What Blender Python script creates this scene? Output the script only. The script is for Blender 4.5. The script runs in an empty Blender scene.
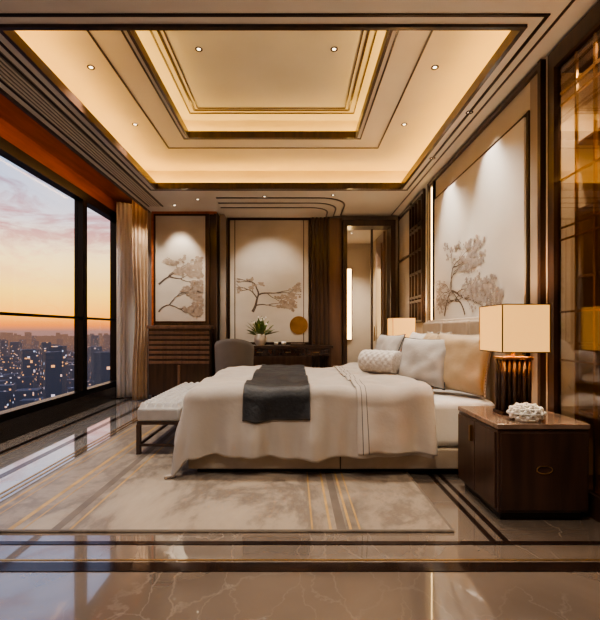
import bpy, bmesh, math, random
from mathutils import Vector, Matrix, noise, Euler
random.seed(7)
scene=bpy.context.scene
F=430.0; CH=1.1
def lin(c):
    return tuple(((x/255)/12.92 if x/255<=0.04045 else ((x/255+0.055)/1.055)**2.4) for x in c)+(1,)

# ---------------------------------------------------------------- materials
def newmat(name):
    m=bpy.data.materials.new(name); m.use_nodes=True
    nt=m.node_tree; return m,nt,nt.nodes['Principled BSDF']
def mat(name,col,rough=.5,metal=0,col2=None,nscale=4,stretch=(1,1,1),bump=0,bscale=None,emit=None,es=0,detail=4,coat=0,trans=0,sheen=0,distort=0):
    m,nt,b=newmat(name)
    b.inputs['Roughness'].default_value=rough; b.inputs['Metallic'].default_value=metal
    b.inputs['Base Color'].default_value=lin(col)
    if coat: b.inputs['Coat Weight'].default_value=coat; b.inputs['Coat Roughness'].default_value=.08
    if trans: b.inputs['Transmission Weight'].default_value=trans
    if sheen: b.inputs['Sheen Weight'].default_value=sheen
    g=nt.nodes.new('ShaderNodeNewGeometry')
    mp=nt.nodes.new('ShaderNodeMapping'); mp.inputs['Scale'].default_value=stretch
    nt.links.new(g.outputs['Position'],mp.inputs['Vector'])
    n=nt.nodes.new('ShaderNodeTexNoise'); n.inputs['Scale'].default_value=nscale; n.inputs['Detail'].default_value=detail
    n.inputs['Distortion'].default_value=distort
    nt.links.new(mp.outputs[0],n.inputs['Vector'])
    if col2 is None: col2=tuple(min(255,int(c*.93)) for c in col)
    r=nt.nodes.new('ShaderNodeValToRGB'); r.color_ramp.elements[0].position=.3; r.color_ramp.elements[1].position=.7
    r.color_ramp.elements[0].color=lin(col); r.color_ramp.elements[1].color=lin(col2)
    nt.links.new(n.outputs['Fac'],r.inputs['Fac']); nt.links.new(r.outputs[0],b.inputs['Base Color'])
    if bump:
        n2=nt.nodes.new('ShaderNodeTexNoise'); n2.inputs['Scale'].default_value=bscale or nscale*4
        nt.links.new(mp.outputs[0],n2.inputs['Vector'])
        bp=nt.nodes.new('ShaderNodeBump'); bp.inputs['Strength'].default_value=bump; bp.inputs['Distance'].default_value=.01
        nt.links.new(n2.outputs['Fac'],bp.inputs['Height']); nt.links.new(bp.outputs[0],b.inputs['Normal'])
    if emit: b.inputs['Emission Color'].default_value=lin(emit); b.inputs['Emission Strength'].default_value=es
    return m
def emis(name,col,s):
    m,nt,b=newmat(name); nt.nodes.remove(b)
    e=nt.nodes.new('ShaderNodeEmission'); e.inputs[0].default_value=lin(col); e.inputs[1].default_value=s
    nt.links.new(e.outputs[0],nt.nodes['Material Output'].inputs[0]); return m
def glass(name,tint=(255,255,255),lo=.03,hi=.45):
    m,nt,b=newmat(name); nt.nodes.remove(b)
    t=nt.nodes.new('ShaderNodeBsdfTransparent'); t.inputs[0].default_value=lin(tint)
    g=nt.nodes.new('ShaderNodeBsdfGlossy'); g.inputs['Roughness'].default_value=.02
    lw=nt.nodes.new('ShaderNodeLayerWeight'); lw.inputs[0].default_value=.3
    pw=nt.nodes.new('ShaderNodeMath'); pw.operation='POWER'; pw.inputs[1].default_value=3; nt.links.new(lw.outputs['Facing'],pw.inputs[0])
    mr=nt.nodes.new('ShaderNodeMapRange'); mr.inputs[3].default_value=lo; mr.inputs[4].default_value=hi; nt.links.new(pw.outputs[0],mr.inputs[0])
    mx=nt.nodes.new('ShaderNodeMixShader')
    nt.links.new(mr.outputs[0],mx.inputs[0]); nt.links.new(t.outputs[0],mx.inputs[1]); nt.links.new(g.outputs[0],mx.inputs[2])
    nt.links.new(mx.outputs[0],nt.nodes['Material Output'].inputs[0]); return m

M={}
M['ceil']=mat('plaster_cream',(216,206,193),.65,col2=(210,199,185),nscale=2)
M['ceil3']=mat('plaster_panel',(198,195,190),.6,col2=(191,188,183),nscale=2)
M['wood']=mat('walnut_dark',(74,51,40),.28,col2=(48,34,27),nscale=3,stretch=(6,6,.6),coat=.3)
M['woodh']=mat('walnut_grain_long',(66,38,24),.25,col2=(40,23,15),nscale=3,stretch=(6,.6,6),coat=.3)
M['woodmid']=mat('walnut_mid',(128,99,80),.35,col2=(104,79,64),nscale=3,stretch=(7,7,.5),coat=.2)
M['woodtop']=mat('walnut_burl_top',(150,126,108),.16,col2=(116,94,79),nscale=3,stretch=(2,7,2),coat=.5,distort=1)
M['woodred']=mat('cherry_veneer',(186,104,60),.35,col2=(150,80,44),nscale=3,stretch=(5,.5,5),coat=.2)
M['taupe']=mat('taupe_wallcovering',(162,149,137),.6,col2=(151,138,126),nscale=5)
M['cream']=mat('cream_wall_panel',(211,202,189),.55,col2=(202,192,178),nscale=3)
M['beige']=mat('beige_wall',(196,182,163),.6,col2=(186,172,153),nscale=3)
M['black']=mat('black_aluminium',(20,19,20),.35,.6)
M['brass']=mat('brushed_brass',(190,155,106),.3,1)
M['bronze']=mat('dark_bronze',(70,55,46),.35,.8)
M['grille']=mat('grille_taupe',(124,112,101),.5)
M['led']=emis('warm_led',(255,196,90),14)
M['led2']=emis('warm_led_inner',(255,198,96),11)
M['ledsoft']=emis('warm_led_line',(255,208,138),5)
M['ledp']=emis('pocket_led',(255,196,120),7)
M['dl']=emis('downlight_lens',(255,230,195),3)
M['glass']=glass('window_glass')
M['cabglass']=glass('bronze_glass',(236,224,208),.12,.5)
M['duvet']=mat('duvet_linen',(170,160,149),.75,col2=(157,147,136),nscale=2,bump=.25,bscale=25,sheen=.15)
M['sheet']=mat('sheet_white',(210,206,200),.8,col2=(200,195,189),nscale=3,bump=.15,bscale=30)
M['bolster']=mat('tufted_cotton',(200,195,188),.85,col2=(176,170,163),nscale=50,bump=.5,bscale=70)
M['silkpil']=mat('champagne_silk',(186,164,134),.45,col2=(168,146,115),nscale=5,bump=.2,bscale=25)
M['greypil']=mat('pearl_cotton',(176,172,168),.7,col2=(160,156,151),nscale=6,bump=.2,bscale=30)
M['runner']=mat('charcoal_jacquard',(13,13,16),.55,col2=(32,32,36),nscale=14,bump=.4,bscale=40,distort=2)
M['runneredge']=mat('charcoal_piping',(50,48,48),.6)
M['uph']=mat('bed_upholstery',(166,151,134),.7,col2=(156,141,124),nscale=10,bump=.15,bscale=120)
M['bench']=mat('bench_fabric',(180,177,173),.8,col2=(166,163,159),nscale=10,bump=.15,bscale=120)
M['stripe']=mat('grey_piping',(74,71,72),.7)
M['art']=mat('silk_art_panel',(210,202,189),.6,col2=(182,170,153),nscale=.9,stretch=(1,1,1.6),detail=6)
M['artwall']=mat('silk_mural_panel',(218,214,207),.6,col2=(202,197,190),nscale=.8,stretch=(1,1,1.8),detail=6)
M['branch']=mat('ink_branch',(96,82,72),.7)
M['blossom']=mat('ink_blossom',(172,155,137),.7,col2=(138,120,104),nscale=20)
M['blossomw']=mat('pale_blossom',(182,171,163),.7,col2=(142,130,122),nscale=20)
M['gold']=mat('gold_leaf',(190,148,90),.35,.8,col2=(165,124,70),nscale=8)
M['drape']=mat('tan_drape',(178,150,120),.8,col2=(166,138,108),nscale=6,sheen=.3)
M['white']=mat('white_ceramic',(232,226,216),.3)
M['leaf']=mat('leaf_green',(94,116,64),.5,col2=(130,144,88),nscale=30)
M['chair']=mat('grey_boucle',(118,113,109),.8,bump=.2,bscale=80)
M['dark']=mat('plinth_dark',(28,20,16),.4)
M['book']=mat('book_cloth',(130,112,94),.7,col2=(84,70,60),nscale=12)
M['granite']=mat('sill_granite',(38,34,33),.2,col2=(50,46,44),nscale=30)
m,nt,b=newmat('sheer_voile'); b.inputs['Base Color'].default_value=lin((240,237,232)); b.inputs['Roughness'].default_value=.9
tl=nt.nodes.new('ShaderNodeBsdfTranslucent'); tl.inputs[0].default_value=lin((240,236,230)); wv=nt.nodes.new('ShaderNodeTexNoise'); wv.inputs['Scale'].default_value=200
mr_=nt.nodes.new('ShaderNodeMapRange'); mr_.inputs[3].default_value=.2; mr_.inputs[4].default_value=.4; nt.links.new(wv.outputs[0],mr_.inputs[0])
mx=nt.nodes.new('ShaderNodeMixShader'); nt.links.new(mr_.outputs[0],mx.inputs[0]); nt.links.new(b.outputs[0],mx.inputs[1]); nt.links.new(tl.outputs[0],mx.inputs[2]); nt.links.new(mx.outputs[0],nt.nodes['Material Output'].inputs[0]); M['sheer']=m
m,nt,b=newmat('lampshade_linen')
b.inputs['Base Color'].default_value=lin((216,172,116)); b.inputs['Roughness'].default_value=.8
g=nt.nodes.new('ShaderNodeTexNoise'); g.inputs['Scale'].default_value=60
r=nt.nodes.new('ShaderNodeValToRGB'); r.color_ramp.elements[0].color=lin((255,180,90)); r.color_ramp.elements[1].color=lin((255,196,112))
nt.links.new(g.outputs['Fac'],r.inputs[0]); nt.links.new(r.outputs[0],b.inputs['Emission Color'])
b.inputs['Emission Strength'].default_value=.62; M['shade']=m

def marble(name,c1,c2,vein,scale,rough,veinw=.012,vs=.6):
    m,nt,b=newmat(name); N=nt.nodes; L=nt.links
    g=N.new('ShaderNodeNewGeometry')
    n=N.new('ShaderNodeTexNoise'); n.inputs['Scale'].default_value=scale*.6; n.inputs['Detail'].default_value=8; n.inputs['Distortion'].default_value=1.2
    L.new(g.outputs['Position'],n.inputs['Vector'])
    r=N.new('ShaderNodeValToRGB'); r.color_ramp.elements[0].color=lin(c1); r.color_ramp.elements[1].color=lin(c2)
    r.color_ramp.elements[0].position=.35; r.color_ramp.elements[1].position=.68
    L.new(n.outputs['Fac'],r.inputs[0])
    n3=N.new('ShaderNodeTexNoise'); n3.inputs['Scale'].default_value=scale*2.6; n3.inputs['Detail'].default_value=6; n3.inputs['Roughness'].default_value=.6
    L.new(g.outputs['Position'],n3.inputs['Vector'])
    last=r.outputs[0]
    for (sc_,rot,wd_) in ((scale*1.3,.7,veinw),(scale*2.7,-.5,veinw*1.3)):
        mp=N.new('ShaderNodeMapping'); mp.inputs['Rotation'].default_value=(0,0,rot); mp.inputs['Scale'].default_value=(1,.4,1); L.new(g.outputs['Position'],mp.inputs[0])
        add=N.new('ShaderNodeVectorMath'); add.operation='MULTIPLY_ADD'
        L.new(n3.outputs['Color'],add.inputs[0]); add.inputs[1].default_value=(.16,.16,.16); L.new(mp.outputs[0],add.inputs[2])
        v=N.new('ShaderNodeTexVoronoi'); v.feature='DISTANCE_TO_EDGE'; v.inputs['Scale'].default_value=sc_
        L.new(add.outputs[0],v.inputs['Vector'])
        r2=N.new('ShaderNodeValToRGB'); r2.color_ramp.elements[0].color=(vs,vs,vs,1); r2.color_ramp.elements[1].color=(0,0,0,1)
        r2.color_ramp.elements[1].position=wd_
        L.new(v.outputs[0],r2.inputs[0])
        r3=N.new('ShaderNodeValToRGB'); r3.color_ramp.elements[0].position=.42; r3.color_ramp.elements[1].position=.6; L.new(n.outputs['Fac'],r3.inputs[0])
        ml=N.new('ShaderNodeMath'); ml.operation='MULTIPLY'; L.new(r2.outputs[0],ml.inputs[0]); L.new(r3.outputs[0],ml.inputs[1])
        mx=N.new('ShaderNodeMix'); mx.data_type='RGBA'
        L.new(ml.outputs[0],mx.inputs[0]); L.new(last,mx.inputs[6]); mx.inputs[7].default_value=lin(vein); last=mx.outputs[2]
    L.new(last,b.inputs['Base Color']); b.inputs['Roughness'].default_value=rough
    b.inputs['Specular IOR Level'].default_value=1.0
    b.inputs['Coat Weight'].default_value=1; b.inputs['Coat Roughness'].default_value=.015; b.inputs['Coat IOR'].default_value=1.85
    return m
M['floor']=marble('polished_marble',(124,109,96),(98,86,75),(166,152,137),1.4,.09,.010,.5)
M['floorL']=marble('pale_marble',(162,155,148),(140,133,126),(204,199,192),1.4,.06)
M['inlay']=mat('dark_marble_inlay',(46,32,26),.1,col2=(34,24,20),nscale=6)
M['brassinlay']=mat('brass_inlay',(205,168,110),.25,.9)
m,nt,b=newmat('rug_wool'); N=nt.nodes; L=nt.links
g=N.new('ShaderNodeNewGeometry'); mp=N.new('ShaderNodeMapping'); mp.inputs['Scale'].default_value=(1.1,.6,1); mp.inputs['Rotation'].default_value=(0,0,.9)
L.new(g.outputs['Position'],mp.inputs[0])
n=N.new('ShaderNodeTexNoise'); n.inputs['Scale'].default_value=1.2; n.inputs['Detail'].default_value=10; n.inputs['Roughness'].default_value=.66; n.inputs['Distortion'].default_value=.4
L.new(mp.outputs[0],n.inputs[0])
r=N.new('ShaderNodeValToRGB'); e=r.color_ramp.elements
e[0].position=.34; e[0].color=lin((94,84,74)); e[1].position=.68; e[1].color=lin((164,150,132))
q=e.new(.45); q.color=lin((145,131,115)); q=e.new(.505); q.color=lin((112,100,88)); q=e.new(.56); q.color=lin((149,135,118))
L.new(n.outputs['Fac'],r.inputs[0]); L.new(r.outputs[0],b.inputs['Base Color'])
b.inputs['Roughness'].default_value=.36; b.inputs['Sheen Weight'].default_value=.05
n2=N.new('ShaderNodeTexNoise'); n2.inputs['Scale'].default_value=250
bp=N.new('ShaderNodeBump'); bp.inputs['Strength'].default_value=.1; L.new(n2.outputs[0],bp.inputs['Height']); L.new(bp.outputs[0],b.inputs['Normal'])
M['rug']=m
M['ruggold']=mat('rug_gold_thread',(196,160,104),.42,.25,col2=(168,134,82),nscale=6)
M['ruggrey']=mat('rug_grey_band',(92,82,73),.45,col2=(114,102,90),nscale=5)

# ---------------------------------------------------------------- mesh builder
class MB:
    def __init__(s,name): s.name=name; s.bm=bmesh.new(); s.mats=[]
    def mi(s,k):
        if k not in s.mats: s.mats.append(k)
        return s.mats.index(k)
    def box(s,x0,x1,y0,y1,z0,z1,k,bev=0):
        x0,x1=sorted((x0,x1)); y0,y1=sorted((y0,y1)); z0,z1=sorted((z0,z1))
        r=bmesh.ops.create_cube(s.bm,size=1,matrix=Matrix.Translation(((x0+x1)/2,(y0+y1)/2,(z0+z1)/2))@Matrix.Diagonal((x1-x0,y1-y0,z1-z0,1)))
        fs=set(f for v in r['verts'] for f in v.link_faces); i=s.mi(k)
        for f in fs: f.material_index=i
        if bev:
            es=list(set(e for f in fs for e in f.edges))
            rr=bmesh.ops.bevel(s.bm,geom=es,offset=bev,segments=3,affect='EDGES',profile=.5,clamp_overlap=True)
            for f in rr['faces']: f.material_index=i; f.smooth=True
    def cyl(s,c,r,h,k,seg=24,r2=None,rot=None):
        Mx=Matrix.Translation(c)
        if rot: Mx=Mx@rot.to_matrix().to_4x4()
        rr=bmesh.ops.create_cone(s.bm,cap_ends=True,segments=seg,radius1=r,radius2=r if r2 is None else r2,depth=h,matrix=Mx)
        i=s.mi(k)
        for f in set(f for v in rr['verts'] for f in v.link_faces):
            f.material_index=i
            if len(f.verts)==4: f.smooth=True
    def sphere(s,c,r,k,sc=(1,1,1),seg=12):
        rr=bmesh.ops.create_uvsphere(s.bm,u_segments=seg,v_segments=max(6,seg//2),radius=r,matrix=Matrix.Translation(c)@Matrix.Diagonal((*sc,1)))
        i=s.mi(k)
        for f in set(f for v in rr['verts'] for f in v.link_faces): f.material_index=i; f.smooth=True
    def lathe(s,c,prof,k,seg=28):
        i=s.mi(k); rings=[]
        for (r,z) in prof:
            rings.append([s.bm.verts.new((c[0]+r*math.cos(2*math.pi*a/seg),c[1]+r*math.sin(2*math.pi*a/seg),c[2]+z)) for a in range(seg)])
        for a in range(len(rings)-1):
            for j in range(seg):
                f=s.bm.faces.new((rings[a][j],rings[a][(j+1)%seg],rings[a+1][(j+1)%seg],rings[a+1][j])); f.material_index=i; f.smooth=True
        for ring in (rings[0],rings[-1]):
            try:
                f=s.bm.faces.new(ring); f.material_index=i
            except: pass
    def poly(s,pts,k,smooth=False):
        f=s.bm.faces.new([s.bm.verts.new(p) for p in pts]); f.material_index=s.mi(k); f.smooth=smooth; return f
    def grid(s,fn,nu,nv,k,kf=None,smooth=True):
        vs=[[s.bm.verts.new(fn(i/nu,j/nv)) for j in range(nv+1)] for i in range(nu+1)]
        for i in range(nu):
            for j in range(nv):
                f=s.bm.faces.new((vs[i][j],vs[i+1][j],vs[i+1][j+1],vs[i][j+1])); f.smooth=smooth
                f.material_index=s.mi(kf((i+.5)/nu,(j+.5)/nv) if kf else k)
    def extr(s,pts,z0,z1,k):
        i=s.mi(k); n=len(pts)
        a=[s.bm.verts.new((p[0],p[1],z0)) for p in pts]; b=[s.bm.verts.new((p[0],p[1],z1)) for p in pts]
        for f in [s.bm.faces.new(a),s.bm.faces.new(b)]+[s.bm.faces.new((a[j],a[(j+1)%n],b[(j+1)%n],b[j])) for j in range(n)]: f.material_index=i
    def done(s,normals=True,bevel=0,solid=0,subsurf=0,parent=None):
        if normals: bmesh.ops.recalc_face_normals(s.bm,faces=s.bm.faces)
        me=bpy.data.meshes.new(s.name); s.bm.to_mesh(me); s.bm.free()
        for k in s.mats: me.materials.append(M[k])
        o=bpy.data.objects.new(s.name,me); scene.collection.objects.link(o)
        if len(me.vertices):
            c=sum((v.co for v in me.vertices),Vector())/len(me.vertices)
            me.transform(Matrix.Translation(-c)); o.location=c
        if solid:
            md=o.modifiers.new('solid','SOLIDIFY'); md.thickness=solid; md.offset=0
        if bevel:
            md=o.modifiers.new('bev','BEVEL'); md.width=bevel; md.segments=2; md.limit_method='ANGLE'
        if parent:
            o.parent=parent; o.matrix_parent_inverse=Matrix.Translation(-parent.location)
        return o

def frame(mb,x0,x1,y0,y1,z0,z1,w,k):
    mb.box(x0,x1,y0,y0+w,z0,z1,k); mb.box(x0,x1,y1-w,y1,z0,z1,k)
    mb.box(x0,x0+w,y0+w,y1-w,z0,z1,k); mb.box(x1-w,x1,y0+w,y1-w,z0,z1,k)
def ringout(mb,ox0,ox1,oy0,oy1,ix0,ix1,iy0,iy1,z0,z1,k):
    mb.box(ox0,ox1,oy0,iy0,z0,z1,k); mb.box(ox0,ox1,iy1,oy1,z0,z1,k)
    mb.box(ox0,ix0,iy0,iy1,z0,z1,k); mb.box(ix1,ox1,iy0,iy1,z0,z1,k)

XL=-2.9; XR=1.75; YB=7.17; YF=-1.6; H=3.0; XP=-2.3
# ---------------------------------------------------------------- floor
f=MB('floor')
f.box(-3.05,2.35,YF-.1,9.4,-.12,0,'floor'); f.done()
f=MB('trim_floor_inlay')
h=.003
f.box(XL+.07,-1.98,2.2,7.1,0,.0015,'floorL')
for x in (-2.62,-2.2): f.box(x-.03,x+.03,2.2,7.1,.0015,h,'inlay')
for x in (-2.56,-1.97,-1.92): f.box(x-.008,x+.008,2.2,7.1,.0015,h+.0005,'brassinlay')
f.box(-2.83,1.74,2.20,2.235,0,h,'inlay')
f.box(-2.83,1.74,1.955,2.03,0,h+.0008,'inlay'); f.box(-2.83,1.74,2.05,2.06,0,h,'brassinlay')
f.box(1.02,1.05,2.235,7.0,0,h,'inlay'); f.box(1.09,1.12,2.235,7.0,0,h,'inlay')
f.done()

# ---------------------------------------------------------------- ceiling
c=MB('ceiling')
TX0,TX1,TY0,TY1=-1.86,1.45,2.67,5.75
IX0,IX1,IY0,IY1=-1.22,.72,2.98,4.90
RC=.2
ringout(c,XP,2.35,YF,YB,TX0-RC,TX1+RC,TY0-RC,TY1+RC,H,3.3,'ceil')
ringout(c,TX0-RC,TX1+RC,TY0-RC,TY1+RC,TX0,TX1,TY0,TY1,H,H+.05,'ceil')
r2=.13
ringout(c,TX0-RC-.3,TX1+RC+.3,TY0-RC-.3,TY1+RC+.3,IX0-r2,IX1+r2,IY0-r2,IY1+r2,3.3,3.62,'ceil')
ringout(c,IX0-r2,IX1+r2,IY0-r2,IY1+r2,IX0,IX1,IY0,IY1,3.3,3.345,'ceil')
c.box(IX0-.4,IX1+.4,IY0-.4,IY1+.4,3.55,3.62,'ceil3')
c.box(-3.1,2.35,YF-.1,7.3,3.66,3.75,'ceil')
c.box(-3.05,XP,YF,YB,3.2,3.3,'woodred')
c.done()
t=MB('trim_ceiling')
frame(t,TX0,TX1,TY0,TY1,2.980,3.06,.03,'wood')
frame(t,TX0-.09,TX1+.09,TY0-.09,TY1+.09,2.992,3.0,.02,'bronze')
frame(t,IX0,IX1,IY0,IY1,3.280,3.355,.025,'wood')
for d in (.05,.30):
    frame(t,IX0-d,IX1+d,max(IY0-d,2.55) if d<.2 else 2.75,IY1+d,3.292,3.3,.014,'wood')
for d in (.04,.10,.15):
    frame(t,IX0+d,IX1-d,IY0+d,IY1-d,3.541,3.55,.012 if d!=.1 else .02,'wood')
t.box(XP-.02,XP+.0,YF,YB-.3,2.97,3.05,'wood')
t.box(-2.24,-2.0,YF,6.6,2.996,3.0,'grille')
for i in range(7): t.box(-2.235+i*.036,-2.223+i*.036,YF,6.6,2.988,2.996,'bronze' if i in(0,6) else 'ceil')
t.box(1.6,1.615,2.3,7.1,2.992,3.0,'wood')
t.done()
l=MB('cove_led_strip')
for (x0,x1,y0,y1,zz,o,k) in ((TX0,TX1,TY0,TY1,3.055,.14,'led'),(IX0,IX1,IY0,IY1,3.35,.09,'led2')):
    frame(l,x0-o,x1+o,y0-o,y1+o,zz,zz+.012,.03,k)
l.done()
l=MB('curtain_pocket_led'); l.box(XP-.05,XP-.03,YF+.2,6.95,3.17,3.185,'ledp'); l.done()
s=MB('trim_soffit')
def rrect(x0,x1,y0,y1,r):
    pts=[]
    pts+= [(x0,y1),(x0,y0)]
    for a in range(9):
        th=-math.pi/2+a*math.pi/16
        pts.append((x1-r+r*math.cos(th),y0+r+r*math.sin(th)))
    pts.append((x1,y1)); return pts
s.extr(rrect(-1.12,.78,6.16,7.1,.4),2.990,3.0,'wood')
s.extr(rrect(-1.12,.755,6.185,7.1,.38),2.984,2.990,'ceil')
s.extr(rrect(-1.12,.66,6.36,7.1,.34),2.976,2.984,'wood')
s.extr(rrect(-1.12,.635,6.385,7.1,.32),2.970,2.976,'ceil')
s.extr(rrect(-1.12,.54,6.55,7.1,.28),2.962,2.970,'wood')
s.extr(rrect(-1.12,.515,6.575,7.1,.26),2.956,2.962,'ceil')
s.done()
LC=(1,.91,.80)
def downlight(x,y,z,e=40,ang=70,name='downlight',tgt=None,blend=.7):
    d=MB(name); d.lathe((x,y,z),[(.032,0),(.032,-.005),(.024,-.006),(.020,.0)],'bronze',20); d.cyl((x,y,z-.002),.016,.002,'dl',20)
    o=d.done()
    L=bpy.data.lights.new('lamp','SPOT'); L.energy=e; L.color=LC; L.spot_size=math.radians(ang); L.spot_blend=blend; L.shadow_soft_size=.05
    lo=bpy.data.objects.new(name+'_beam',L); scene.collection.objects.link(lo)
    lo.parent=o; lo.location=(0,0,-.03)
    if tgt:
        dv=Vector(tgt)-Vector((x,y,z)); lo.rotation_euler=dv.to_track_quat('-Z','Y').to_euler()
downlight(-.83,3.75,3.55,75,80); downlight(.35,3.75,3.55,75,80)
for (x,y) in ((1.18,4.6),(1.18,3.6),(-1.7,4.6),(-1.7,3.6)): downlight(x,y,3.3,65,85)
for (x,y) in ((-1,1.4),(.6,1.4),(-.2,-.4)): downlight(x,y,3.0,65,110)  # unseen downlights outside the view, added as fill light
for (x,y) in ((-1.4,6.25),(.55,6.05)): downlight(x,y,3.0,40,95)
downlight(-2.15,6.35,3.0,30,70,tgt=(-2.55,6.75,1.9))  # extra downlight added to brighten the curtain

# ---------------------------------------------------------------- walls
DX0,DX1,DZ=.80,1.66,2.90
w=MB('wall_back'); w.box(-3.05,DX0,YB,YB+.14,0,3.66,'taupe'); w.done()
w=MB('wall_back'); w.box(DX1,2.35,YB,YB+.14,0,3.66,'taupe'); w.done()
w=MB('wall_back'); w.box(DX0,DX1,YB,YB+.14,DZ,3.66,'taupe'); w.done()
w=MB('wall_right')
w.box(XR,XR+.12,2.97,YB,0,3.66,'cream'); w.box(2.25,2.37,YF,2.97,0,3.66,'beige'); w.box(XR+.12,2.25,2.97,3.05,0,3.66,'beige'); w.done()
w=MB('wall_front'); w.box(-3.05,2.37,YF-.12,YF,0,3.66,'beige'); w.done()
w=MB('wall_left')
w.box(-3.05,XL,YF,YB,3.0,3.66,'woodred'); w.box(-3.05,XL+.06,YF,YB,0,.2,'granite'); w.box(-3.05,XL,7.13,YB,.2,3.0,'black'); w.done()
mull=[-1.5,.8,3.3,5.93,7.11]
for i in range(4):
    a,b_=mull[i],mull[i+1]
    wn=MB('window_%d'%(i+1))
    wn.box(-3.0,XL+.02,a-.06 if i else a,a+.06,.2,3.0,'black')
    if i==3: wn.box(-3.0,XL,b_-.03,b_+.02,.2,3.0,'black')
    e_=.03 if i==3 else .06
    wn.box(-3.0,XL+.02,a+.06,b_-e_,2.88,3.0,'black'); wn.box(-3.0,XL+.02,a+.06,b_-e_,.2,.27,'black')
    wn.box(-2.97,XL,a+.06,b_-e_,1.25,1.28,'black')
    wn.box(-2.965,-2.955,a+.06,b_-e_,.27,2.88,'glass')
    wn.done()
p=MB('wall_pier')
p.box(-2.28,-1.24,6.92,YB,0,3.0,'wood')
p.box(-1.22,-1.12,7.06,YB,0,3.0,'taupe')
p.done()
t=MB('trim_pier')
t.box(-2.28,-1.24,6.89,6.92,2.96,3.0,'woodred'); t.box(-1.40,-1.36,6.88,6.92,0,2.96,'wood'); t.box(-1.28,-1.24,6.88,6.92,0,2.96,'wood'); t.box(-2.28,-2.25,6.88,6.92,0,2.96,'woodred')
t.done()
sc=MB('slatted_cabinet')
sc.box(-2.24,-1.30,6.62,6.87,.10,1.12,'wood'); sc.box(-2.26,-1.28,6.58,6.88,1.12,1.17,'woodmid')
sc.box(-2.20,-1.34,6.66,6.86,0,.10,'dark')
for i in range(7):
    z=.58+i*.076; sc.box(-2.24,-1.30,6.60,6.62,z,z+.045,'woodmid')
sc.box(-1.79,-1.75,6.60,6.62,.12,.56,'woodmid')
sc.done(bevel=.004)

def tree(mb,O,A,U,N_,seed,L0,w0,ang0,depth=6,leafk='blossom',spread=.55,leafr=.012,bend=.3,flat=.12,dens=.4,clip=None):
    rnd=random.Random(seed); O=Vector(O);A=Vector(A);U=Vector(U);Nn=Vector(N_)
    cnt=[0]
    def ok(a,b): return clip is None or (clip[0]<a<clip[1] and clip[2]<b<clip[3])
    def P(a,b,k=0): return O+A*a+U*b+Nn*(.001+k)
    def seg(p,q,w1,w2,k):
        if not(ok(*p) and ok(*q)): return
        d=(q[0]-p[0],q[1]-p[1]); l=math.hypot(*d) or 1; n=(-d[1]/l,d[0]/l)
        mb.poly([P(p[0]-n[0]*w1,p[1]-n[1]*w1,k),P(q[0]-n[0]*w2,q[1]-n[1]*w2,k),P(q[0]+n[0]*w2,q[1]+n[1]*w2,k),P(p[0]+n[0]*w1,p[1]+n[1]*w1,k)],'branch')
    def grow(p,a,L,w,d):
        n=6; cur=p
        for i in range(n):
            a+=rnd.uniform(-bend,bend); 
            if d<depth: a-=flat*math.sin(2*a)
            nx=(cur[0]+math.cos(a)*L/n,cur[1]+math.sin(a)*L/n)
            cnt[0]+=1
            seg(cur,nx,w*(1-.08*i),w*(1-.08*(i+1)),(cnt[0]%40)*.00005)
            cur=nx
            if d<=2 and rnd.random()<dens:
                r=leafr*rnd.uniform(.4,1.3); ox=cur[0]+rnd.uniform(-.03,.03); oy=cur[1]+rnd.uniform(-.02,.03)
                cnt[0]+=1
                if ok(ox-.03,oy-.03) and ok(ox+.03,oy+.03):
                    mb.poly([P(ox+r*math.cos(t*1.0472)*rnd.uniform(.7,1.1),oy+r*math.sin(t*1.0472)*.7,.002+(cnt[0]%40)*.00005) for t in range(6)],leafk)
            if d>1 and i in (2,4) and rnd.random()<.5: grow(cur,a+rnd.choice((-1,1))*rnd.uniform(.4,.9),L*.6,w*.45,d-2)
        if d>0:
            for sgn in (-1,1): grow(cur,a+sgn*rnd.uniform(.15,spread),L*rnd.uniform(.65,.85),w*.58,d-1)
    grow((0,0),ang0,L0,w0,depth)
a=MB('wall_art_panel')
a.box(-2.22,-1.42,6.895,6.919,1.24,2.93,'art')
for (x0,x1,z0,z1) in ((-2.25,-2.22,1.21,2.96),(-1.42,-1.40,1.21,2.96),(-2.22,-1.42,2.93,2.96),(-2.22,-1.42,1.21,1.24)): a.box(x0,x1,6.885,6.919,z0,z1,'bronze')
tree(a,(-2.2,6.894,1.80),(1,0,0),(0,0,1),(0,-1,0),3,.26,.018,.9,5,leafr=.032,dens=.6,spread=.9,clip=(0,.76,-.5,.6))
tree(a,(-2.2,6.894,1.36),(1,0,0),(0,0,1),(0,-1,0),8,.26,.016,.9,5,leafr=.032,dens=.6,spread=.9,clip=(0,.76,-.1,.7))
a.done(normals=False)
a=MB('blossom_mural')
a.box(-1.06,.24,7.13,7.169,.9,2.92,'art')
for (x0,x1,z0,z1) in ((-1.10,-1.06,.86,2.95),(.24,.27,.86,2.95),(-1.06,.24,2.92,2.95),(-1.06,.24,.86,.9)): a.box(x0,x1,7.115,7.169,z0,z1,'bronze')
for x in (-.98,.16): a.box(x-.006,x+.006,7.124,7.13,.9,2.92,'bronze')
tree(a,(-.72,7.129,1.35),(1,0,0),(0,0,1),(0,-1,0),12,.36,.026,1.0,6,leafr=.028,spread=.8,flat=.2,dens=.5,clip=(-.24,.85,0,1))
a.cyl((.08,7.122,1.18),.15,.008,'gold',40,rot=Euler((math.pi/2,0,0)))
a.done(normals=False)
t=MB('trim_back_fins')
t.box(.29,.79,7.12,YB,0,2.95,'woodmid')
for x in (.31,.375,.44,.505,.57): t.box(x-.013,x+.013,7.06,7.12,0,2.95,'wood')
t.box(-1.10,.28,7.13,YB,0,.85,'woodmid')
t.done()
d=MB('door_1')
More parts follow.
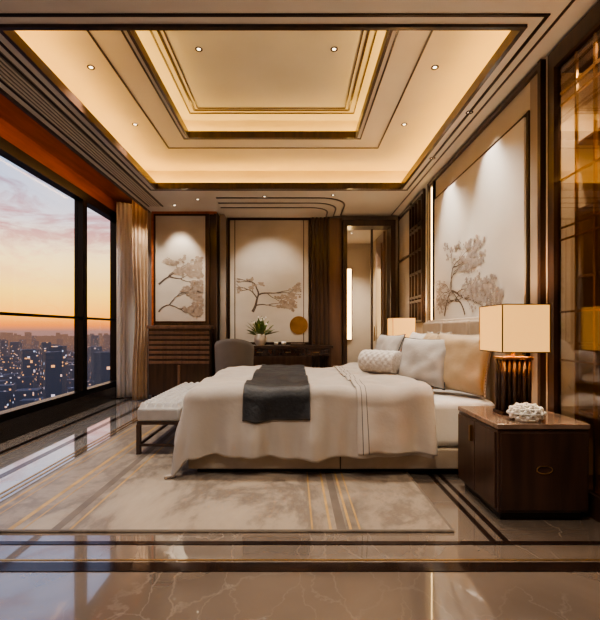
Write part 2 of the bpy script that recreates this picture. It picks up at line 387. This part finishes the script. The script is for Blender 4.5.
d.box(.80,.87,7.02,7.31,0,2.9,'wood'); d.box(1.58,1.66,7.02,7.31,0,2.9,'wood'); d.box(.87,1.58,7.02,7.31,2.80,2.9,'wood')
d.box(1.30,1.33,7.25,7.31,0,2.8,'wood')
d.box(1.52,1.56,7.32,8.0,.01,2.78,'woodmid'); d.box(1.50,1.52,7.42,7.9,.2,2.6,'woodmid'); d.cyl((1.48,7.92,1.05),.012,.3,'brass')
d.done()
cw=MB('wall_corridor')
cw.box(.3,.4,7.31,9.3,0,3.0,'beige'); cw.box(1.67,1.77,7.31,9.3,0,3.0,'beige'); cw.box(.4,1.67,9.2,9.3,0,3.0,'beige'); cw.box(.4,1.67,7.31,9.2,2.95,3.0,'ceil')
cw.done()
wl=MB('corridor_wall_light'); wl.box(1.12,1.22,9.15,9.17,.9,2.4,'ledsoft'); wl.box(1.10,1.24,9.17,9.2,.88,2.42,'bronze'); wl.done()
downlight(1.1,8.2,2.95,110,120)

t=MB('trim_wall_right')
x=XR
def rt(y0,y1,z0,z1,k,d=.02): t.box(x-d,x,y0,y1,z0,z1,k)
rt(6.42,7.1,.03,.95,'cream',.015); rt(6.42,7.1,1.0,2.2,'cream',.015); rt(6.42,7.1,2.25,2.9,'cream',.015)
for z in (.97,2.22,2.93): rt(6.40,7.12,z-.012,z+.012,'wood',.02)
rt(7.12,7.15,0,2.98,'wood'); rt(6.38,6.41,0,2.98,'wood')
for yy in (5.76,5.92,6.08,6.24,6.36): rt(yy-.016,yy+.016,1.2,2.92,'wood',.045)
for z in (1.22,1.5,1.56,1.9,2.2,2.5,2.56,2.9): rt(5.76,6.36,z-.016,z+.016,'wood',.045)
rt(5.72,5.75,0,2.98,'wood',.03); rt(5.52,5.56,0,2.98,'wood',.03)
rt(5.31,5.345,0,2.95,'bronze',.03)
rt(3.20,5.30,2.70,2.715,'bronze',.022); rt(3.0,5.5,2.94,2.98,'wood',.03)
rt(3.17,3.20,0,2.72,'bronze',.022); rt(5.28,5.30,0,2.72,'bronze',.022)
rt(2.985,3.02,0,2.98,'wood',.04); rt(3.03,3.16,.05,2.93,'taupe',.015)
t.done()
l=MB('wall_light_strip'); l.box(XR-.012,XR,5.40,5.45,.4,2.9,'ledsoft'); l.done()
a=MB('headboard_wall_mural')
a.box(XR-.03,XR-.001,3.215,5.265,1.0,2.69,'artwall')
tree(a,(XR-.031,4.95,1.2),(0,-1,0),(0,0,1),(-1,0,0),21,.42,.024,1.2,6,'blossomw',leafr=.022,spread=.75,flat=.16,clip=(-.25,1.45,0,.95))
tree(a,(XR-.031,4.3,1.2),(0,-1,0),(0,0,1),(-1,0,0),5,.34,.016,1.9,5,'blossomw',leafr=.022,spread=.8,flat=.16,clip=(-.9,.9,0,.8))
a.done(normals=False)
downlight(1.53,4.75,2.999,26,75,tgt=(1.78,4.75,1.2)); downlight(1.53,3.75,2.999,26,75,tgt=(1.78,3.75,1.2))
downlight(-1.82,6.55,3.0,40,65,tgt=(-1.82,6.95,1.7)); downlight(-.42,6.12,3.0,40,75,tgt=(-.42,7.2,1.6))

# ---------------------------------------------------------------- glass display cabinet
g=MB('glass_display_cabinet')
cx0,cx1,cy0,cy1=XR,2.24,.55,2.95
g.box(2.20,cx1,cy0,cy1,0,2.9,'beige'); g.box(cx0+.04,2.20,cy0,cy1,0,.12,'wood'); g.box(cx0+.04,2.20,cy0,cy1,2.84,2.9,'wood')
g.box(cx0+.04,2.20,cy0,cy0+.04,.12,2.84,'wood'); g.box(cx0+.04,2.20,cy1-.04,cy1,.12,2.84,'beige')
for yy in (cy0+.035,1.35,2.15,cy1-.035): g.box(cx0-.01,cx0+.04,yy-.035,yy+.035,.14,2.86,'wood')
g.box(cx0-.01,cx0+.04,cy0,cy1,2.86,2.98,'wood'); g.box(cx0-.01,cx0+.04,cy0,cy1,0,.14,'wood')
g.box(cx0+.012,cx0+.02,cy0,cy1,.14,2.86,'cabglass')
for z in (.55,1.0,1.45,1.9,2.35): 
    g.box(cx0+.16,2.2,cy0+.04,cy1-.04,z,z+.015,'woodmid')
for yy in (1.75,2.35,2.55,2.72): g.box(cx0+.03,cx0+.045,yy-.008,yy+.008,.14,2.86,'brass')
for z in (.9,1.22,1.7,1.78,2.1,2.6,2.68): g.box(cx0+.03,cx0+.045,cy0+.05,cy1-.05,z-.006,z+.006,'brass')
g.box(2.16,2.18,cy0+.06,cy1-.06,2.33,2.345,'ledsoft')
rnd=random.Random(3)
for z in (.566,1.016,1.466,1.916):
    yy=cy0+.15
    while yy<cy1-.3:
        if rnd.random()<.5:
            n=rnd.randint(2,5)
            for i in range(n):
                hh=rnd.uniform(.18,.27); g.box(1.98,2.12,yy,yy+.03,z,z+hh,'book'); yy+=.034
        else:
            g.lathe((2.04,yy+.07,z),[(.03,0),(.06,.05),(.065,.1),(.03,.16),(.025,.2),(.035,.22)],'white' if rnd.random()<.5 else 'bronze',16); yy+=.15
        yy+=rnd.uniform(.06,.2)
o=g.done()
for yy in (.95,1.75,2.55):
    L=bpy.data.lights.new('cabinet_fill_spot','SPOT'); L.energy=36; L.color=(1,.86,.70); L.spot_size=math.radians(130); L.spot_blend=.8; L.shadow_soft_size=.03  # spots without fixtures, added to brighten the cabinet interior
    lo=bpy.data.objects.new('cabinet_fill_spot',L); scene.collection.objects.link(lo); lo.parent=o; lo.location=Vector((1.84,yy,2.82))-o.location

# ---------------------------------------------------------------- bed
bed=MB('bed')
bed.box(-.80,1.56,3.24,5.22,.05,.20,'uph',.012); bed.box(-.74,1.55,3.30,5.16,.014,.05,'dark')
bed.box(.345,.352,3.235,3.24,.05,.20,'dark')
bed.box(-.78,1.55,3.26,5.20,.20,.56,'sheet',.06)
bed.box(1.62,1.70,3.16,5.26,.014,1.22,'uph',.03)
for i in range(3):
    y0=3.18+i*.69; bed.box(1.56,1.63,y0,y0+.675,.3,1.19,'uph',.025)
bed.done()
X0b,Y0b,Y1b,ZT=-.82,3.24,5.22,.655
def nz(a,b,c_=0,s=1): return noise.noise(Vector((a*s,b*s,c_)))
def cloth(s,t,off,top=0):
    cx_=max(s,X0b+.07); cy_=min(max(t,Y0b+.07),Y1b-.07)
    dx=s-cx_; dy=t-cy_; r=math.hypot(dx,dy); R=.09
    puff=.034*nz(s,t,1,2.2)+.020*nz(s,t,4,6)+.008*math.sin(9*s+3*nz(s,t,2,3))
    z=ZT+puff+top
    if r<1e-6: return (s,t,z+off)
    ux,uy=dx/r,dy/r
    if r<R*math.pi/2:
        a=r/R; out=R*math.sin(a); down=R*(1-math.cos(a)); sa=math.sin(a); ca=math.cos(a)
    else:
        e=r-R*math.pi/2; out=R+e*.14; down=R+e*.985; sa=1; ca=0
        rip=min(1,e/.3)
        ph=cx_*13+cy_*11+math.atan2(uy,ux)*3.2+2.5*nz(cx_,cy_,3,1.5)
        out+=rip*(.032*math.sin(ph)+.016*math.sin(2.3*ph+1)+.01)
    out+=off*sa; z=z-down+off*ca
    zz=z
    if zz<.03+off: 
        out+=(.03+off-zz)*.5; zz=.03+off
    return (cx_+ux*out,cy_+uy*out,zz)
XE=1.02; DR=.48
d=MB('duvet')
def fn(i,j):
    s=X0b-DR+i*(XE-(X0b-DR)); t=Y0b-DR+j*(Y1b-Y0b+2*DR); return cloth(s,t,0)
d.grid(fn,150,170,'duvet'); o=d.done(normals=False,solid=.018)
d=MB('duvet_fold')
s0,s1=.47,1.04
def fn(i,j):
    s=s0+i*(s1-s0); t=Y0b-DR+.03+j*(Y1b-Y0b+2*DR-.06)
    k=math.sin(math.pi*i)**.5 if 0<i<1 else 0
    return cloth(s,t,.018+.014*k)
def kf(i,j):
    if .05<i<.068 or .12<i<.13: return 'stripe'
    return 'duvet'
d.grid(fn,110,170,'duvet',kf); o2=d.done(normals=False,solid=.012); o2.name='fold'
o2.parent=o; o2.matrix_parent_inverse=Matrix.Translation(-o.location)
d=MB('bed_runner')
def fn(i,j):
    s=-.38+i*.50; t=Y0b-.22+j*(Y1b-Y0b+.44); return cloth(s,t,.020)
def kf(i,j): return 'runneredge' if (i<.02 or i>.98 or j<.008 or .05<j<.054 or .06<i<.07 or .93<i<.94) else 'runner'
d.grid(fn,60,150,'runner',kf); d.done(normals=False,solid=.012)

def pillow(name,loc,w,h,t,k,rot,piping=None,seed=0):
    mb=MB(name); n=22
    def side(sg):
        def fn(i,j):
            a=i*2-1;b=j*2-1
            e=(max(0,1-abs(a)**2.6)*max(0,1-abs(b)**2.6))**.5
            pin=1-.10*(1-abs(b)**2)*abs(a)**4; pin2=1-.10*(1-abs(a)**2)*abs(b)**4
            x_=a*w/2*pin; y_=b*h/2*pin2
            wr=.022*noise.noise(Vector((a*2.5+seed,b*2.5,sg)))*(e>0)
            return (x_,y_,sg*(t/2*e+wr*e))
        return fn
    mb.grid(side(1),n,n,k); mb.grid(side(-1),n,n,k)
    bmesh.ops.remove_doubles(mb.bm,verts=mb.bm.verts,dist=.0005)
    if piping:
        fnn=side(1); N4=88; pts=[]
        for q in range(N4):
            f_=q/N4*4; sgm=int(f_); u_=f_-sgm
            i,j=[(u_,0),(1,u_),(1-u_,1),(0,1-u_)][sgm]; pts.append(Vector(fnn(i,j)))
        for q in range(N4):
            a_=pts[q]; b_=pts[(q+1)%N4]; dv=b_-a_
            mb.cyl((a_+b_)/2,.005,dv.length*1.1,piping,8,rot=dv.to_track_quat('Z','Y').to_euler())
    me=mb.done(); me.matrix_world=Matrix.Translation(loc)@rot.to_matrix().to_4x4()
    return me
def prot(yaw,lean):
    base=Matrix(((0,0,-1),(-1,0,0),(0,1,0)))
    Rl=Matrix.Rotation(math.radians(lean),3,'Y'); Rz=Matrix.Rotation(math.radians(yaw),3,'Z')
    return (Rz@Rl@base).to_euler()
pillow('pillow',(1.40,4.90,.84),.60,.50,.17,'sheet',prot(5,14))
pillow('pillow',(1.38,3.58,.83),.58,.52,.18,'silkpil',prot(30,16),'duvet',2)
pillow('pillow',(1.38,4.28,.84),.56,.50,.17,'silkpil',prot(5,14),'duvet',5)
pillow('pillow',(1.05,4.90,.84),.48,.46,.16,'greypil',prot(22,22),'stripe',3)
pillow('pillow',(1.14,3.80,.82),.52,.46,.17,'greypil',prot(40,22),'stripe',4)
bo=MB('bolster_pillow')
def fb(i,j):
    a=i*2*math.pi; L_=.42; yv=(j-.5)*L_
    e=abs(j*2-1); r=.108*(1-max(0,(e-.90)/.10)**2.0*.6)
    r+=.004*math.sin(a*10)*math.sin(j*40)*(e<.85)
    if j==0 or j==1: r=.001
    return (r*math.cos(a),yv,r*math.sin(a))
bo.grid(fb,84,80,'bolster'); ob=bo.done(); ob.matrix_world=Matrix.Translation((.82,4.05,.80))@Matrix.Rotation(math.radians(42),4,'Z')

# ---------------------------------------------------------------- bench
b=MB('upholstered_bench')
bx0,bx1,by0,by1=-1.38,-1.0,3.76,5.35
b.box(bx0+.004,bx1-.004,by0+.004,by1-.004,.27,.295,'wood'); b.box(bx0+.002,bx1-.002,by0+.002,by1-.002,.295,.42,'bench',.025)
nx,ny=5,18
def fn(i,j):
    e=min(1,min(i,1-i)*18)*min(1,min(j,1-j)*60)
    q=abs(math.sin(math.pi*i*nx))**.45*abs(math.sin(math.pi*j*ny))**.45
    return (bx0+.008+i*(bx1-bx0-.016),by0+.008+j*(by1-by0-.016),.41+.05*(.15+.85*q)*e)
b.grid(fn,60,216,'bench')
for x_ in (bx0,bx1-.035):
    for y_ in (by0,by1-.035): b.box(x_,x_+.035,y_,y_+.035,.014,.27,'wood')
b.box(bx0+.005,bx0+.027,by0,by1,.08,.10,'wood'); b.box(bx0,bx1,by0+.005,by0+.027,.08,.10,'wood')
b.done(normals=False)

# ---------------------------------------------------------------- rug
r=MB('area_rug')
RY=5.85
r.box(-1.86,.87,2.33,RY,.0035,.012,'rug')
for x_,w_,k in ((-1.80,.02,'ruggold'),(-1.74,.008,'ruggold'),(-1.55,.03,'ruggold'),(-1.48,.010,'ruggold'),(-1.30,.05,'ruggrey'),(-1.22,.014,'ruggold'),(.10,.010,'ruggold'),(.20,.014,'ruggold'),(.26,.05,'ruggrey'),(.31,.014,'ruggold'),(.36,.010,'ruggold')):
    r.box(x_-w_/2,x_+w_/2,2.34,RY-.01,.012,.0128,k)
frame(r,-1.86,.87,2.33,RY,.0121,.0132,.015,'ruggrey')
r.done()

# ---------------------------------------------------------------- nightstands
def nightstand(x0,x1,y0,y1,zt=.56):
    n=MB('nightstand')
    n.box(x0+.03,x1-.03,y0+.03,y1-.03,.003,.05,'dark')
    n.box(x0,x1,y0,y1,.05,zt-.035,'wood',.004)
    n.box(x0-.006,x1+.006,y0-.006,y1+.006,zt-.03,zt,'woodtop',.004)
    ym=(y0+y1)/2
    n.box(x0-.012,x0,y0+.015,ym-.004,.07,zt-.05,'wood',.002); n.box(x0-.012,x0,ym+.004,y1-.015,.07,zt-.05,'wood',.002)
    n.box(x0-.03,x0-.012,ym+.03,ym+.045,.38,.48,'brass')
    n.box(x0+.015,x1-.015,y0-.010,y0,.07,zt-.05,'wood',.002)
    cx_=(x0+x1)/2; zc=.30
    for q in range(20):
        a=2*math.pi*q/20; a2=2*math.pi*(q+1)/20
        p=Vector((cx_+.045*math.cos(a),y0-.013,zc+.022*math.sin(a))); p2=Vector((cx_+.045*math.cos(a2),y0-.013,zc+.022*math.sin(a2))); dv=p2-p
        n.cyl((p+p2)/2,.003,dv.length*1.2,'brass',6,rot=dv.to_track_quat('Z','Y').to_euler())
    n.done()
nightstand(1.17,1.695,2.47,3.05); nightstand(1.17,1.69,5.40,5.98)
def lamp(cx_,cy_,zt,w=.29,dp=.32):
    L=MB('table_lamp')
    L.box(cx_-.10,cx_+.10,cy_-.07,cy_+.07,zt+.001,zt+.022,'bronze',.003)
    for i in range(6):
        for j in range(3):
            L.cyl((cx_-.080+i*.032,cy_-.045+j*.045,zt+.19),.0140,.34,'bronze' if (i+j)%2 else 'wood',12)
    L.box(cx_-.098,cx_+.098,cy_-.066,cy_+.066,zt+.352,zt+.368,'brass')
    L.cyl((cx_,cy_,zt+.42),.01,.12,'brass',10); L.sphere((cx_,cy_,zt+.50),.035,'dl')
    z0,z1=zt+.40,zt+.70; th=.004
    x0,x1,y0,y1=cx_-w/2,cx_+w/2,cy_-dp/2,cy_+dp/2
    L.box(x0,x1,y0,y0+th,z0,z1,'shade'); L.box(x0,x1,y1-th,y1,z0,z1,'shade'); L.box(x0,x0+th,y0+th,y1-th,z0,z1,'shade'); L.box(x1-th,x1,y0+th,y1-th,z0,z1,'shade')
    for zz in (z0,z1-.006): frame(L,x0-.001,x1+.001,y0-.001,y1+.001,zz,zz+.006,.006,'bronze')
    for (a_,b_) in ((x0,y0),(x0,y1),(x1,y0),(x1,y1)): L.box(a_-.003,a_+.003,b_-.003,b_+.003,z0,z1,'brass')
    L.box(x0,x1,cy_-.004,cy_+.004,z0+.05,z0+.056,'brass')
    o=L.done()
    P=bpy.data.lights.new('bulb','POINT'); P.energy=13; P.color=(1,.76,.48); P.shadow_soft_size=.05
    po=bpy.data.objects.new('bulb',P); scene.collection.objects.link(po); po.parent=o
    po.location=Vector((cx_,cy_,zt+.60))-o.location
lamp(1.415,2.78,.56); lamp(1.42,5.70,.56)
s=MB('beaded_ornament')
tmp=bmesh.new(); bmesh.ops.create_icosphere(tmp,subdivisions=2,radius=1)
c0=Vector((1.385,2.565,.608))
def sh(v): return c0+Vector((v.x*.098,v.y*.078,v.z*.050))
for v in tmp.verts:
    if v.co.z>-.8: s.sphere(sh(v.co),.013,'white',seg=10)
for e in tmp.edges:
    if min(e.verts[0].co.z,e.verts[1].co.z)>-.8:
        a_,b_=sh(e.verts[0].co),sh(e.verts[1].co); dv=b_-a_
        s.cyl((a_+b_)/2,.0065,dv.length,'white',8,rot=dv.to_track_quat('Z','Y').to_euler())
tmp.free()
s.cyl((c0.x,c0.y,.565),.06,.008,'white')
s.done()

# ---------------------------------------------------------------- writing desk, chair, vase
d=MB('writing_desk')
dx0,dx1,dy0,dy1,dz=-.78,.60,6.55,7.04,.86
d.box(dx0,dx1,dy0,dy1,dz-.04,dz,'wood',.004); d.box(dx0+.03,dx1-.03,dy0+.03,dy1-.02,dz-.16,dz-.04,'wood')
for i in range(3):
    a_=dx0+.05+i*.43; d.box(a_,a_+.41,dy0+.018,dy0+.03,dz-.15,dz-.05,'woodh',.002); d.box(a_+.16,a_+.25,dy0+.006,dy0+.018,dz-.105,dz-.095,'brass')
for x_ in (dx0+.03,dx1-.08):
    for y_ in (dy0+.03,dy1-.08): d.box(x_,x_+.05,y_,y_+.05,0,dz-.16,'wood')
d.box(dx0+.05,dx1-.05,dy1-.06,dy1-.04,.12,.16,'wood')
d.done()
ch=MB('barrel_armchair')
ccx,ccy=-.86,6.22
ch.lathe((ccx,ccy,.30),[(.19,0),(.215,.02),(.22,.12),(.20,.15),(.02,.165)],'chair',32)
def fc(i,j):
    a=math.radians(150)+i*math.radians(240); e=abs(i*2-1)
    zt=.98-.26*e**2.2; z=.34+j*(zt-.34); rr=.235+.02*j
    return (ccx+rr*math.cos(a),ccy+rr*math.sin(a),z)
ch.grid(fc,40,10,'chair')
for a in range(4):
    th=math.pi/4+a*math.pi/2
    ch.cyl((ccx+.15*math.cos(th),ccy+.15*math.sin(th),.155),.013,.31,'wood',12,r2=.018)
o=ch.done(); md=o.modifiers.new('s','SOLIDIFY'); md.thickness=.03; md.offset=1
v=MB('potted_plant')
vx,vy=-.53,6.78
v.lathe((vx,vy,dz+.001),[(.055,0),(.085,.03),(.10,.09),(.09,.15),(.07,.18),(.065,.18),(.08,.14),(.02,.10)],'white')
rnd=random.Random(9)
for i in range(110):
    a=rnd.uniform(0,6.28); el=rnd.uniform(.2,1.5); L_=rnd.uniform(.15,.34)
    b0=Vector((vx,vy,dz+.14)); dr=Vector((math.cos(a)*math.cos(el),math.sin(a)*math.cos(el)*.8,math.sin(el))); tip=b0+dr*L_; sd=dr.cross(Vector((0,0,1))).normalized()*.026
    mid=b0+dr*L_*.72+Vector((0,0,.01))
    v.poly([b0+dr*L_*.45,mid-sd,tip,mid+sd],'leaf')
    v.cyl((b0+(b0+dr*L_*.5))/2,.0025,L_*.5,'leaf',5,rot=dr.to_track_quat('Z','Y').to_euler())
for i in range(12):
    a=rnd.uniform(0,6.28); v.sphere((vx+.15*math.cos(a)*rnd.random(),vy+.1*math.sin(a)*rnd.random(),dz+.32+rnd.uniform(0,.12)),.016,'white')
v.done(normals=False)
for (cx_,rr) in ((-.28,.035),(-.16,.04)):
    t=MB('tea_cup'); t.lathe((cx_,6.75,dz+.001),[(rr*.5,0),(rr*.9,.02),(rr,.055),(rr*.92,.055),(rr*.8,.02),(.001,.012)],'white',20); t.done()
t=MB('desk_tray'); t.box(-.06,.18,6.68,6.86,dz+.001,dz+.015,'bronze',.003); t.box(-.05,.17,6.69,6.85,dz+.015,dz+.035,'book'); t.done()

# ---------------------------------------------------------------- curtains
def curtain(name,p0,p1,amp,waves,k,tie=False,zt=3.15):
    c=MB(name); p0=Vector((*p0,0)); p1=Vector((*p1,0)); dv=p1-p0; n=Vector((-dv.y,dv.x,0)).normalized()
    def fn(i,j):
        z=.015+j*(zt-.015); q=1
        if tie: q=1-.20*math.exp(-((z-1.35)/.6)**2)
        pos=p1-dv*(1-i)*q; a_=amp*(.7+.3*math.sin(i*7))
        pos=pos+n*a_*math.sin(i*waves*2*math.pi)
        return (pos.x,pos.y,z)
    c.grid(fn,waves*16,40,k)
    c.done(normals=False,solid=.004)
curtain('sheer_curtain',(-2.83,6.86),(-2.56,7.05),.018,5,'sheer')
curtain('drape_curtain',(-2.50,6.64),(-2.30,6.76),.026,4,'drape',True)

# ---------------------------------------------------------------- city
def citymat():
    m,nt,b=newmat('city_facade_hazed'); N=nt.nodes; L=nt.links
    g=N.new('ShaderNodeNewGeometry')
    vm=N.new('ShaderNodeVectorMath'); vm.operation='MULTIPLY'; vm.inputs[1].default_value=(1/4.5,1/4.5,1/3.5); L.new(g.outputs['Position'],vm.inputs[0])
    fl=N.new('ShaderNodeVectorMath'); fl.operation='FLOOR'; L.new(vm.outputs[0],fl.inputs[0])
    wn=N.new('ShaderNodeTexWhiteNoise'); L.new(fl.outputs[0],wn.inputs['Vector'])
    gt=N.new('ShaderNodeMath'); gt.operation='GREATER_THAN'; gt.inputs[1].default_value=.955; L.new(wn.outputs['Value'],gt.inputs[0])
    cr=N.new('ShaderNodeValToRGB'); cr.color_ramp.elements[0].color=lin((255,180,105)); cr.color_ramp.elements[1].color=lin((190,215,255)); cr.color_ramp.elements[0].position=.5
    L.new(wn.outputs['Color'],cr.inputs[0])
    e1=N.new('ShaderNodeEmission'); L.new(cr.outputs[0],e1.inputs[0])
    ml=N.new('ShaderNodeMath'); ml.operation='MULTIPLY'; ml.inputs[1].default_value=.9; L.new(gt.outputs[0],ml.inputs[0]); L.new(ml.outputs[0],e1.inputs[1])
    b.inputs['Base Color'].default_value=lin((58,72,92)); b.inputs['Roughness'].default_value=.6
    ad=N.new('ShaderNodeAddShader'); L.new(b.outputs[0],ad.inputs[0]); L.new(e1.outputs[0],ad.inputs[1])
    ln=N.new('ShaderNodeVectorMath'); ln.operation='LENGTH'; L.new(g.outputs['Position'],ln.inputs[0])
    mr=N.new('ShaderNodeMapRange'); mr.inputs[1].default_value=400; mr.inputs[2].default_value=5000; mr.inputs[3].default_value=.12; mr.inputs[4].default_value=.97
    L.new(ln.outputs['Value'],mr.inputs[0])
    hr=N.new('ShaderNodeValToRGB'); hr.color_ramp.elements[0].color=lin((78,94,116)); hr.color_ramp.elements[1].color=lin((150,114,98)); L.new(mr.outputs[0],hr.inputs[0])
    hz=N.new('ShaderNodeEmission'); L.new(hr.outputs[0],hz.inputs[0]); hz.inputs[1].default_value=.52  # aerial haze painted in as emission, growing with distance
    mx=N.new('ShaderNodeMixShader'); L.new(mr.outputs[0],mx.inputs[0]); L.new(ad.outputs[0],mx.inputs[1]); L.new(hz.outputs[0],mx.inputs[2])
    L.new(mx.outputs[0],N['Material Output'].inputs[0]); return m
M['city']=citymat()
rnd=random.Random(11); V=[];Fc=[]
GZ=-190
def bbox(x,y,w,d,h,rot):
    c_,s_=math.cos(rot),math.sin(rot); b0=len(V)
    for z in (GZ,GZ+h):
        for (a_,b_) in ((-w,-d),(w,-d),(w,d),(-w,d)): V.append((x+a_*c_-b_*s_,y+a_*s_+b_*c_,z))
    Fc.extend([(b0,b0+1,b0+5,b0+4),(b0+1,b0+2,b0+6,b0+5),(b0+2,b0+3,b0+7,b0+6),(b0+3,b0,b0+4,b0+7),(b0+4,b0+5,b0+6,b0+7)])
for i in range(11000):
    R_=350+7500*rnd.random()**.8; a=math.radians(rnd.uniform(-60,92)); 
    x=-R_*math.cos(a); y=R_*math.sin(a)
    if x>-120: continue
    k=1+R_/5000; w_=rnd.uniform(8,18)*k; h_=rnd.uniform(20,75)
    if rnd.random()<.12: h_=rnd.uniform(80,165); w_*=.7
    bbox(x,y,w_,w_*rnd.uniform(.6,1.4),h_,rnd.choice((0,.3,.3,.7)))
b0=len(V); V+= [(-14000,-9000,GZ),(0,-9000,GZ),(2500,14000,GZ),(-14000,14000,GZ)]; Fc.append((b0,b0+1,b0+2,b0+3))
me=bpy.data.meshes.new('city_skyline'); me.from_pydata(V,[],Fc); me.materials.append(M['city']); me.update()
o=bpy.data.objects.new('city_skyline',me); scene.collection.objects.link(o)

# ---------------------------------------------------------------- world
wd=bpy.data.worlds.new('sunset'); scene.world=wd; wd.use_nodes=True; nt=wd.node_tree; N=nt.nodes; L=nt.links
bg=N['Background']; tc=N.new('ShaderNodeTexCoord'); sp=N.new('ShaderNodeSeparateXYZ'); L.new(tc.outputs['Generated'],sp.inputs[0])
mr=N.new('ShaderNodeMapRange'); mr.inputs[1].default_value=-.1; mr.inputs[2].default_value=.9; L.new(sp.outputs['Z'],mr.inputs[0])
r=N.new('ShaderNodeValToRGB'); e=r.color_ramp.elements
st=[(0,(96,84,92)),(.098,(128,96,88)),(.110,(208,118,50)),(.132,(252,168,56)),(.175,(255,200,88)),(.24,(250,212,144)),(.32,(196,186,190)),(.43,(136,156,188)),(1,(84,110,162))]
e[0].position=st[0][0]; e[0].color=lin(st[0][1]); e[1].position=1; e[1].color=lin(st[-1][1])
for p_,c_ in st[1:-1]: q=e.new(p_); q.color=lin(c_)
L.new(mr.outputs[0],r.inputs[0])
mp=N.new('ShaderNodeMapping'); mp.inputs['Scale'].default_value=(1.8,1.8,7); mp.inputs['Rotation'].default_value=(.12,.1,0); L.new(tc.outputs['Generated'],mp.inputs[0])
n=N.new('ShaderNodeTexNoise'); n.inputs['Scale'].default_value=2.8; n.inputs['Detail'].default_value=10; n.inputs['Roughness'].default_value=.64; n.inputs['Distortion'].default_value=.6; L.new(mp.outputs[0],n.inputs[0])
cr=N.new('ShaderNodeValToRGB'); cr.color_ramp.elements[0].position=.45; cr.color_ramp.elements[1].position=.57; L.new(n.outputs['Fac'],cr.inputs[0])
el=N.new('ShaderNodeMapRange'); el.inputs[1].default_value=.08; el.inputs[2].default_value=.20; el.inputs[4].default_value=.9; L.new(sp.outputs['Z'],el.inputs[0])
ml=N.new('ShaderNodeMath'); ml.operation='MULTIPLY'; L.new(cr.outputs[0],ml.inputs[0]); L.new(el.outputs[0],ml.inputs[1])
cc=N.new('ShaderNodeValToRGB'); cc.color_ramp.elements[0].color=lin((240,160,104)); cc.color_ramp.elements[1].color=lin((104,98,126)); cc.color_ramp.elements[0].position=.05; cc.color_ramp.elements[1].position=.34
q=cc.color_ramp.elements.new(.2); q.color=lin((178,122,120))
L.new(sp.outputs['Z'],cc.inputs[0])
m2=N.new('ShaderNodeMix'); m2.data_type='RGBA'; L.new(ml.outputs[0],m2.inputs[0]); L.new(r.outputs[0],m2.inputs[6]); L.new(cc.outputs[0],m2.inputs[7])
L.new(m2.outputs[2],bg.inputs[0]); bg.inputs[1].default_value=1.35

# ---------------------------------------------------------------- camera
cam=bpy.data.cameras.new('camera'); co=bpy.data.objects.new('camera',cam); scene.collection.objects.link(co)
co.location=(0,0,CH); co.rotation_euler=(math.pi/2,0,0); cam.sensor_fit='HORIZONTAL'; cam.sensor_width=36; cam.lens=F/600*36
cam.shift_x=6/600; cam.shift_y=20/600; cam.clip_end=30000; cam.clip_start=.05
scene.camera=co
scene.view_settings.view_transform='AgX'
scene.view_settings.look='AgX - Medium High Contrast'
scene.view_settings.exposure=0.85
